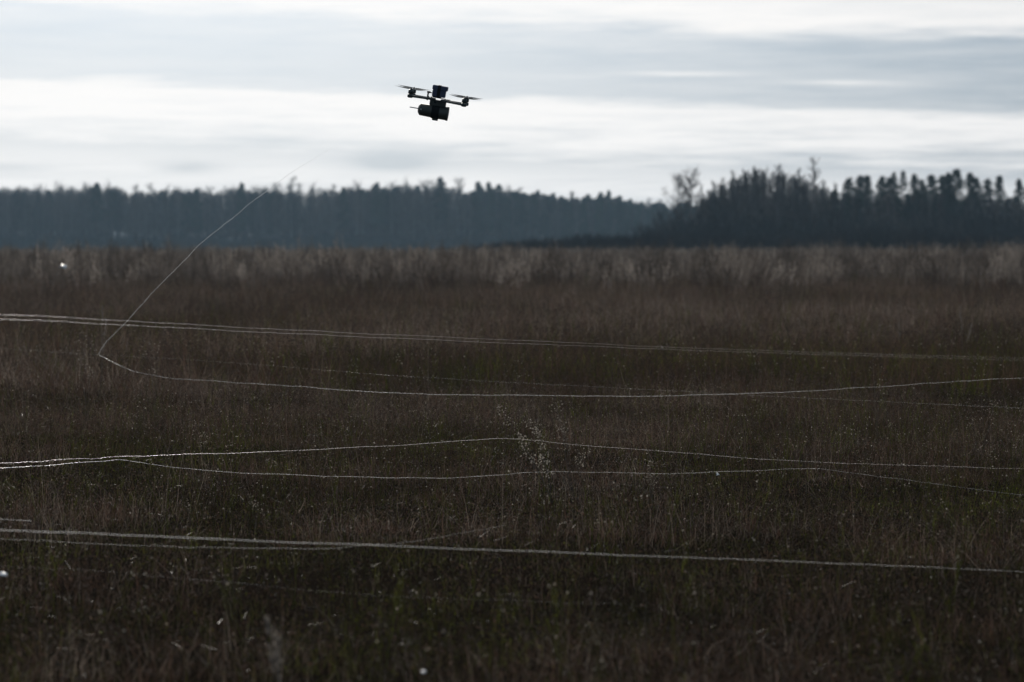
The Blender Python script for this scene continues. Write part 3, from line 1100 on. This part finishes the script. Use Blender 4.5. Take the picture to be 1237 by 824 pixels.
def build_drone():
    root = bpy.data.objects.new('quadcopter_drone', None)
    COL.objects.link(root)
    root.empty_display_size = 0.1
    tag(root, 'black four-rotor drone with box battery on top and cable spool slung below', 'drone')

    def part(name, mb, mat, parent=root, smooth=False, loc=None):
        return link(name, mb.mesh(name, M[mat], smooth), parent, loc)
    MX, MY = 312 * U, 0.105
    # centre plates
    mb = MB(); mb.box((-100 * U, -0.045, -8 * U), (100 * U, 0.045, 0), 0.004); part('bottom_plate', mb, 'carbon')
    mb = MB(); mb.box((-92 * U, -0.035, 22 * U), (84 * U, 0.035, 27 * U), 0.0012); part('top_plate', mb, 'carbon')
    for sx in (-1, 1):
        for sy in (-1, 1):
            mb = MB(); mb.lathe([(0, .003), (22 * U, .003)], 8, 'Z', (sx * 80 * U, sy * .028, 0)); part('standoff', mb, 'motor')
            # arm: tapering flat bar from plate to motor
            mb = MB()
            a = Vector((sx * 45 * U, sy * 0.02, 2 * U)); b = Vector((sx * (MX + .006), sy * (MY + .003), 0.0))
            dr = (b - a).normalized(); s = dr.cross(Vector((0, 0, 1))).normalized(); up = Vector((0, 0, 1))
            ring = []
            for (t, w, h) in ((0, .016, 13 * U), (.3, .013, 12.5 * U), (.9, .0105, 11.5 * U), (1.0, .012, 11.5 * U)):
                c = a.lerp(b, t)
                ring.append([c + s * w + up * h * .6, c + s * w * .7 + up * h, c - s * w * .7 + up * h, c - s * w + up * h * .6,
                             c - s * w - up * h * .6, c - s * w * .7 - up * h, c + s * w * .7 - up * h, c + s * w - up * h * .6])
            for i in range(3):
                for k in range(8):
                    k2 = (k + 1) % 8
                    mb.face([ring[i][k], ring[i][k2], ring[i + 1][k2], ring[i + 1][k]])
            mb.face(ring[0]); mb.face(ring[3][::-1])
            part('arm', mb, 'carbon')
            # motor: mount foot, stator base and bell
            mo = Vector((sx * MX, sy * MY, 0))
            mb = MB()
            mb.lathe([(-20 * U, 20 * U), (-14 * U, 31 * U), (12 * U, 33 * U), (18 * U, 26 * U), (22 * U, 22 * U)], 18)
            motor = part('motor', mb, 'motor', root, True, mo)
            mb = MB()
            mb.lathe([(24 * U, 24 * U), (27 * U, 29 * U), (62 * U, 29 * U), (70 * U, 21 * U), (74 * U, 9 * U), (92 * U, 6 * U), (97 * U, 2 * U)], 18)
            part('bell', mb, 'motor', motor, True)
            # two-blade propeller at rest
            mb = MB()
            mb.lathe([(76 * U, 9 * U), (78 * U, 13 * U), (87 * U, 13 * U), (90 * U, 9 * U)], 14)
            for q in (0, math.pi):
                rows = []
                for i in range(9):
                    t = i / 8
                    r = (8 + 182 * t) * U
                    ch = (0.012 + 0.017 * math.sin(math.pi * min(1, t * 1.05)) ** .8) * (1 - .55 * t ** 3)
                    tw = R(24 - 17 * t); th = 0.0022 * (1 - .6 * t)
                    z = 83 * U + .004 * t * t
                    sec = []
                    for (c, hh) in ((-.5, 0), (-.2, 1), (.2, .8), (.5, 0), (.2, -.4), (-.2, -.5)):
                        yy = c * ch * math.cos(tw) - hh * th * math.sin(tw)
                        zz = c * ch * math.sin(tw) * (1 if sx * sy > 0 else -1) + hh * th * math.cos(tw)
                        p = Vector((r, yy, z + zz))
                        sec.append(Matrix.Rotation(q, 3, 'Z') @ p)
                    rows.append(sec)
                for i in range(8):
                    for k in range(6):
                        k2 = (k + 1) % 6
                        mb.face([rows[i][k], rows[i + 1][k], rows[i + 1][k2], rows[i][k2]])
                mb.face(rows[-1])
            pr = part('propeller', mb, 'prop', root, False, mo)
            pr.rotation_euler = (0, 0, R(7 * sx * sy + 5 * sy))
    # battery with overhanging upper pack, strap and lead
    mb = MB(); mb.box((-78 * U, -.034, 36 * U), (75 * U, .034, 114 * U), .004); bat = part('battery', mb, 'battery')
    mb = MB(); mb.box((-84 * U, -.036, 112 * U), (92 * U, .036, 167 * U), .005); part('battery_cap', mb, 'battery', bat)
    mb = MB()
    for z0, z1 in ((166.4 * U, 170 * U), (27.5 * U, 30 * U)):
        mb.box((-22 * U, -.0375, z0), (14 * U, .0375, z1), .0008)
    for s in (-1, 1):
        y = s * .0372
        mb.box((-22 * U, min(y, y - s * .0015), 28 * U), (14 * U, max(y, y - s * .0015), 169 * U), .0004)
    part('battery_strap', mb, 'strap', bat)
    mb = MB(); mb.box((-70 * U, -.028, 27 * U), (30 * U, .028, 36 * U), .002); part('battery_pad', mb, 'strap')
    mb = MB()
    mb.ringtube([(-82 * U, -.01, 70 * U), (-112 * U, -.012, 74 * U), (-128 * U, -.012, 60 * U), (-122 * U, -.012, 30 * U), (-100 * U, -.01, 12 * U)], [.0032] * 5, 8)
    part('power_lead', mb, 'strap', bat, True)
    # tail bracket
    mb = MB()
    mb.box((-134 * U, -.010, -22 * U), (-118 * U, .010, 72 * U), .0015)
    mb.box((-140 * U, -.012, 62 * U), (-100 * U, .012, 84 * U), .002)
    part('antenna_bracket', mb, 'carbon')
    # front camera under the nose
    mb = MB(); mb.box((92 * U, -.012, 2 * U), (128 * U, .012, 24 * U), .002); cm = part('camera_mount', mb, 'carbon')
    mb = MB(); mb.lathe([(126 * U, .007), (134 * U, .0075), (140 * U, .005)], 14, 'X', (0, 0, 13 * U)); part('camera_lens', mb, 'lens', cm, True)
    # saddle between frame and spool
    mb = MB(); mb.box((-90 * U, -.032, -70 * U), (96 * U, .032, -7 * U), .004); part('spool_saddle', mb, 'spool')
    mb = MB(); mb.box((-40 * U, -.0335, -40 * U), (-10 * U, .0335, -16 * U), .002); part('spool_clip', mb, 'strap')
    # spool canister on a lengthwise axis
    zc = -139 * U
    mb = MB()
    mb.lathe([(-214 * U, 22 * U), (-210 * U, 40 * U), (-191 * U, 65 * U), (-186 * U, 68 * U), (-50 * U, 73 * U), (-46 * U, 76 * U), (132 * U, 77 * U), (138 * U, 79 * U), (142 * U, 76 * U), (143 * U, 60 * U)],
             28, 'X', (0, 0, zc))
    sp = part('cable_spool', mb, 'spool', root, True)
    mb = MB(); mb.lathe([(-52 * U, 78.5 * U), (36 * U, 78.5 * U)], 28, 'X', (0, 0, zc)); part('spool_band', mb, 'strap', sp)
    mb = MB(); mb.lathe([(118 * U, 80.5 * U), (141 * U, 80.5 * U)], 28, 'X', (0, 0, zc)); part('spool_rim', mb, 'spool', sp)
    mb = MB(); mb.box((-36 * U, -.014, zc - 99 * U), (32 * U, .014, zc - 74 * U), .003); part('spool_buckle', mb, 'spool', sp)
    mb = MB(); mb.lathe([(-312 * U, 5 * U), (-310 * U, 6 * U), (-212 * U, 6 * U), (-205 * U, 11 * U)], 10, 'X', (0, 0, zc + 6 * U)); part('guide_tube', mb, 'tube', sp, True)
    mb = MB(); mb.lathe([(-.050, .002), (-.0475, .005), (-.044, .0055)], 10, 'Y', (-172 * U, .0025, zc + 4 * U)); part('screw', mb, 'screw', sp, True)
    root.location = at(465 + 612 / 9.515, 85 + 342 / 9.515, 16.5)
    # banked to its left as seen, nose a touch down, turned a little from square-on
    root.rotation_euler = (Matrix.Rotation(R(9.46), 3, 'Y') @ Matrix.Rotation(R(5.5), 3, 'X') @ Matrix.Rotation(R(-2), 3, 'Z')).to_euler()
    return root


drone = build_drone()
bpy.context.view_layer.update()
ROD_TIP = drone.matrix_world @ Vector((-312 * U, 0, -133 * U))


# ------------------------------------------------------------------ optical fibres strung over the grass
def fibre(name, pts, r, mat, label, jitter=0.004, steps=14, r_end=None, cat='cable', group='thin fibre cables trailing over the field'):
    pts = [Vector(p) for p in pts]
    out = []
    n = len(pts)
    for i in range(n - 1):
        p0, p1, p2, p3 = pts[max(i - 1, 0)], pts[i], pts[i + 1], pts[min(i + 2, n - 1)]
        for k in range(steps):
            t = k / steps
            out.append(0.5 * ((2 * p1) + (p2 - p0) * t + (2 * p0 - 5 * p1 + 4 * p2 - p3) * t * t + (3 * p1 - p0 - 3 * p2 + p3) * t ** 3))
    out.append(pts[-1])
    res = []
    for p in out:
        res.append(p + Vector((0, 0, jitter * (1.6 * mnoise.noise(p * 1.1) + mnoise.noise(p * 3.0) + .6 * mnoise.noise(p * 9.0)))))
    mb = MB()
    prof = r if isinstance(r, list) else [(0, r), (1, r if r_end is None else r_end)]
    rr_ = [float(np.interp(i / (len(res) - 1), [q[0] for q in prof], [q[1] for q in prof])) for i in range(len(res))]
    mb.ringtube(res, rr_, 6)
    o = link(name, mb.mesh(name, M[mat], True))
    tag(o, label, cat, group)
    return o


def line(spec):
    return [at(*s) for s in spec]


f1 = [ROD_TIP] + line([(478, 133, 16.6), (455, 145, 16.9), (425, 166, 17.4), (400, 180, 17.9), (362, 203, 18.6), (330, 225, 19.3), (292, 254, 20.2), (250, 288, 21.1), (215, 322, 21.9), (180, 358, 22.8), (152, 389, 23.5),
                       (130, 411, 24.1), (121, 424, 24.4), (120, 428.5, 24.45), (126, 432, 24.3), (140, 439, 23.8), (165, 449, 23), (200, 456, 22.2), (260, 461, 21.4), (350, 467, 20.6), (450, 473, 19.9), (560, 477, 19.4), (680, 478.5, 19.2),
                       (800, 478, 19.2), (900, 475, 19.4), (1000, 471, 19.8), (1120, 464, 20.4), (1237, 456, 21), (1340, 449, 21.6), (1500, 440, 22.4)])
fibre('fibre_cable', f1, [(0, .00005), (.12, .00010), (.155, .0005), (.19, .0013), (.24, .0015), (.46, .0014), (.56, .0008), (1, .00035)], 'fibre', 'pale cable rising from a sharp bend at left to the drone', 0.006)
for dy, nm in ((0, 'upper of two close parallel cables crossing the field below the reeds'), (5.5, 'lower of two close parallel cables crossing the field below the reeds')):
    k = dy / 5.5
    spec = [(-250, 365 + dy, 8.2), (-120, 373 + dy, 9.2), (0, 380 + dy, 10.2), (130, 387 + dy * .95, 11.4), (280, 395 + dy * .85, 13), (420, 402 + dy * .75, 14.6), (650, 412 + dy * .7, 18), (800, 419 + dy * .5, 21), (1000, 426 + dy * .45, 24.6), (1237, 433 + dy * .5, 27), (1400, 438 + dy, 28)]
    fibre('fibre_cable', line(spec), 0.00055, 'fibre_pink', nm, 0.003, r_end=0.0002)
fibre('fibre_cable', line([(-160, 572, 12.4), (-60, 565, 12.8), (0, 561, 13.2), (75, 556.5, 13.7), (140, 552, 14.2), (200, 550, 14.4), (330, 546, 14.7), (470, 538, 15.1), (560, 532, 15.4), (600, 529.5, 15.5), (635, 531, 15.5), (700, 537, 15.3), (800, 545, 15.1), (900, 553, 14.9), (1000, 558, 14.8), (1120, 563, 14.7), (1237, 567, 14.6), (1400, 573, 14.5)]),
      0.00065, 'fibre_pink', 'cable lifted to a low peak over the dry weeds in the middle of the field', 0.005, r_end=0.00014)
fibre('fibre_cable', line([(-160, 576, 12.3), (-60, 570, 12.7), (0, 566.5, 13.1), (75, 561.5, 13.6), (138, 556, 14.1), (150, 556, 14.2), (190, 562, 14.1), (250, 569, 13.9), (350, 574.5, 13.8), (480, 577, 13.8), (570, 575.5, 13.9), (640, 571, 14.1), (690, 570.5, 14.1), (800, 571.5, 14), (900, 569, 14.1), (980, 566, 14.3), (1020, 570, 14.2), (1100, 581, 13.9), (1237, 598, 13.4), (1400, 618, 12.9)]),
      0.00065, 'fibre', 'cable dipping from the left bend and sagging just below the peaked one', 0.005, r_end=0.00014)
fibre('fibre_cable', line([(-250, 629, 8.9), (-100, 635, 9.1), (0, 640, 9.2), (130, 645, 9.3), (280, 651, 9.4), (420, 657, 9.5), (560, 663, 9.6), (700, 668, 9.7), (850, 674, 9.9), (1000, 680, 10.1), (1237, 690, 10.4), (1400, 697, 10.6)]),
      0.00075, 'fibre', 'thick looking near cable, nearly straight across the foreground', 0.003, r_end=0.00015)
fibre('fibre_cable', line([(-120, 648, 10.6), (0, 652, 10.6), (110, 656, 10.6), (190, 659.5, 10.6), (270, 662, 10.6), (350, 662.5, 10.6), (420, 660, 10.7), (500, 652, 11.1), (560, 644, 11.4), (610, 635, 11.7)]),
      0.0002, 'fibre', 'thin cable just under the near cable, bending up through it at centre', 0.006)
fibre('fibre_cable', line([(-160, 622, 10.8), (-60, 625, 10.9), (0, 627.5, 11), (20, 628.5, 11), (38, 629.5, 11)]), 0.0004, 'fibre', 'short end of cable at the left edge above the near cable', 0.002)
fibre('fibre_cable', line([(-200, 409, 24), (0, 421, 24), (130, 429, 23.5), (250, 436, 22.8), (400, 448, 21.5), (550, 458, 20.6), (700, 466, 20), (850, 474, 19.3), (1000, 482, 18.6), (1237, 493, 17.8), (1400, 500, 17.4)]),
      0.00013, 'fibre', 'very faint hair-thin cable running behind the bend of the rising cable', 0.004)
fibre('fibre_cable', line([(-160, 676, 9.6), (0, 683, 9.6), (120, 689, 9.7), (260, 700, 9.7), (420, 716, 9.6), (560, 724, 9.6), (760, 730, 9.6)]), 0.00005, 'fibre', 'faint lowest cable low in the grass of the left foreground', 0.006)


# ------------------------------------------------------------------ single dry plants that stand out
def weed(base, stems, label, dotr=0.006, ndots=40, droop=False, plume=False):
    """stems = list of world-space tip points; a stem mesh and a seed-head mesh for each"""
    root = bpy.data.objects.new('dry_weed' if not plume else 'reed_stalk', None)
    COL.objects.link(root)
    root.location = base
    root.empty_display_size = 0.1
    tag(root, label, 'plant', 'single dry plants standing out of the grass')
    for tip in stems:
        t = Vector(tip) - Vector(base)
        pts = []
        for k in range(9):
            u = k / 8
            pts.append(t * u + Vector((t.x * 0.15 * (u - u * u) * -2 + random.gauss(0, .004), random.gauss(0, .004), 0)))
        pts[0] = Vector((random.gauss(0, .01), random.gauss(0, .01), -.03))
        mb = MB()
        mb.ringtube(pts, [0.003 * (1 - .75 * k / 8) for k in range(9)], 5)
        sd = MB()
        L = t.length
        for j in range(ndots):
            u = 1 - 0.45 * random.random() ** 1.3
            i = min(7, int(u * 8)); p = pts[i].lerp(pts[i + 1], u * 8 - i)
            if plume:
                w = 0.0075 * math.sin(math.pi * min(1, (1 - u) / .45 * .9 + .08))
                c = p + Vector((random.gauss(0, w), random.gauss(0, w), 0))
                d = Vector((random.gauss(0, .3), random.gauss(0, .3), 1)).normalized() * random.uniform(.015, .04)
                s = Vector((random.gauss(0, 1), random.gauss(0, 1), 0)).normalized() * .0035
                sd.face([c - s, c + s, c + d])
            else:
                e = p + Vector((random.gauss(0, .02), random.gauss(0, .02), random.uniform(-.01, .03)))
                if random.random() < .5:
                    blade(mb, p, (e - p).length, .0018, .6, math.atan2(e.y - p.y, e.x - p.x), 0, 1)
                tri_dot(sd, e, random.uniform(.4, 1.15) * dotr)
        link('stem', mb.mesh('stem', M['pale_stem']), root)
        link('seed_head', sd.mesh('seed_head', M['pale_plume'] if plume else M['seed']), root)['kind'] = 'stuff'
    return root


def gpt(px, d):
    x = (px - 618.5) * K * d
    return Vector((x, d, ground_z(x, d)))


random.seed(77)
weed(gpt(668, 14.3), [at(602, 494, 14.6), at(625, 525, 14.2), at(648, 520, 14.4), at(655, 552, 14)], 'bushy dry weed with leaning pale seed sprays where the peaked cable rests', .0068, 64)
weed(gpt(690, 14.8), [at(640, 512, 14.9), at(672, 486, 14.9), at(681, 512, 14.6), at(705, 545, 14.4)], 'dry weed with upright pale seed heads just right of the leaning sprays', .006, 48)
weed(gpt(788, 14), [at(785, 556, 14), at(790, 575, 14)], 'slender pale stalk standing right of the bushy weeds, below the sagging cable', .0055, 28)
weed(gpt(338, 7.6), [at(322, 752, 7.6), at(336, 775, 7.65)], 'blurred pale grass plume at the bottom edge left of centre', .006, 80, plume=True)
weed(gpt(121, 24.45), [at(124, 370, 24.5), at(128, 384, 24.5)], 'pale upright reed behind the two parallel cables near the sharp bend', .006, 90, plume=True)
weed(gpt(1164, 30), [at(1160, 371, 30), at(1174, 392, 30)], 'tall pale reed leaning left in the right half of the field', .006, 90, plume=True)
weed(gpt(1087, 32), [at(1086, 392, 32)], 'short pale reed left of the tall leaning reed', .006, 80, plume=True)
weed(gpt(104, 21), [at(100, 400, 21), at(92, 410, 21), at(112, 408, 21)], 'weed dotted with white seeds left of the sharp cable bend', .007, 22)
weed(gpt(186, 22), [at(180, 412, 22), at(192, 415, 22)], 'small white flecked weed right of the sharp cable bend', .007, 18)
weed(gpt(246, 16.5), [at(236, 513, 16.5), at(248, 526, 16.5)], 'small pale weed in the dark grass between the two left cables', .005, 30)
weed(gpt(1060, 20), [at(1054, 434, 20), at(1066, 440, 20)], 'little bright flecked weed above the right end of the rising cable line', .006, 14)
weed(gpt(308, 13), [at(300, 600, 13), at(312, 612, 13)], 'low white flecked weed below the sagging cable at left', .005, 16)
weed(gpt(1190, 17.6), [at(1186, 475, 17.6), at(1200, 486, 17.6)], 'twiggy pale weed near the right edge below the long cable', .005, 22)
weed(gpt(782, 8.7), [at(778, 700, 8.7)], 'bare dark stalk standing in the right foreground grass', .003, 6)


# ------------------------------------------------------------------ bits of white film caught in the grass
def scrap(p, w, h, label, rz=0.0, tilt=0.9):
    mb = MB()
    nx, ny = 5, 4
    g = []
    for j in range(ny):
        for i in range(nx):
            g.append(Vector(((i / (nx - 1) - .5) * w + random.gauss(0, w * .05), (j / (ny - 1) - .5) * h + random.gauss(0, h * .06), random.gauss(0, min(w, h) * .14))))
    b = len(mb.v); mb.v.extend(tuple(q) for q in g)
    for j in range(ny - 1):
        for i in range(nx - 1):
            mb.f.append((j * nx + i, j * nx + i + 1, (j + 1) * nx + i + 1, (j + 1) * nx + i)); mb.mi.append(0)
    o = link('litter_scrap', mb.mesh('litter_scrap', M['litter'], True), None, p)
    o.rotation_euler = (tilt, 0, rz)
    sm = o.modifiers.new('thickness', 'SOLIDIFY'); sm.thickness = 0.0012
    tag(o, label, 'scrap', 'bits of white film caught in the grass')
    return o


scrap(at(76, 322, 62), .19, .12, 'small white scrap caught in the tall reeds at far left', R(5), R(35))
scrap(at(3, 693.5, 8.6), .034, .020, 'bright white scrap at the left edge under the near cable', R(-4), R(25))
scrap(at(512, 811, 7.2), .013, .014, 'tiny bright fleck at the bottom edge, left of centre', R(20), R(25))
scrap(at(867, 572.5, 14), .03, .018, 'tiny pale green white fleck hanging on the sagging cable', R(60), R(40))


# ------------------------------------------------------------------ haze over the field
def build_haze():
    mb = MB()
    mb.box((-2600, -500, -2.0), (2600, 5100, 27.0), 0.01)
    me = bpy.data.meshes.new('haze')
    bm = bmesh.new(); bmesh.ops.create_cube(bm, size=1.0)
    for v in bm.verts:
        v.co = Vector((v.co.x * 5200, 2300 + v.co.y * 5600, 12.5 + v.co.z * 29.0))
    bm.to_mesh(me); bm.free()

    def f(g, out):
        v = g.node('ShaderNodeVolumePrincipled')
        v.inputs['Color'].default_value = (0.52, 0.77, 1.0, 1)
        v.inputs['Density'].default_value = 0.000175
        v.inputs['Anisotropy'].default_value = 0.25
        g.l.new(v.outputs[0], out.inputs['Volume'])
    me.materials.append(material('field_haze', f))
    tag(link('haze', me), 'thin bluish air between the field and the far woods', 'haze', kind='stuff')


build_haze()
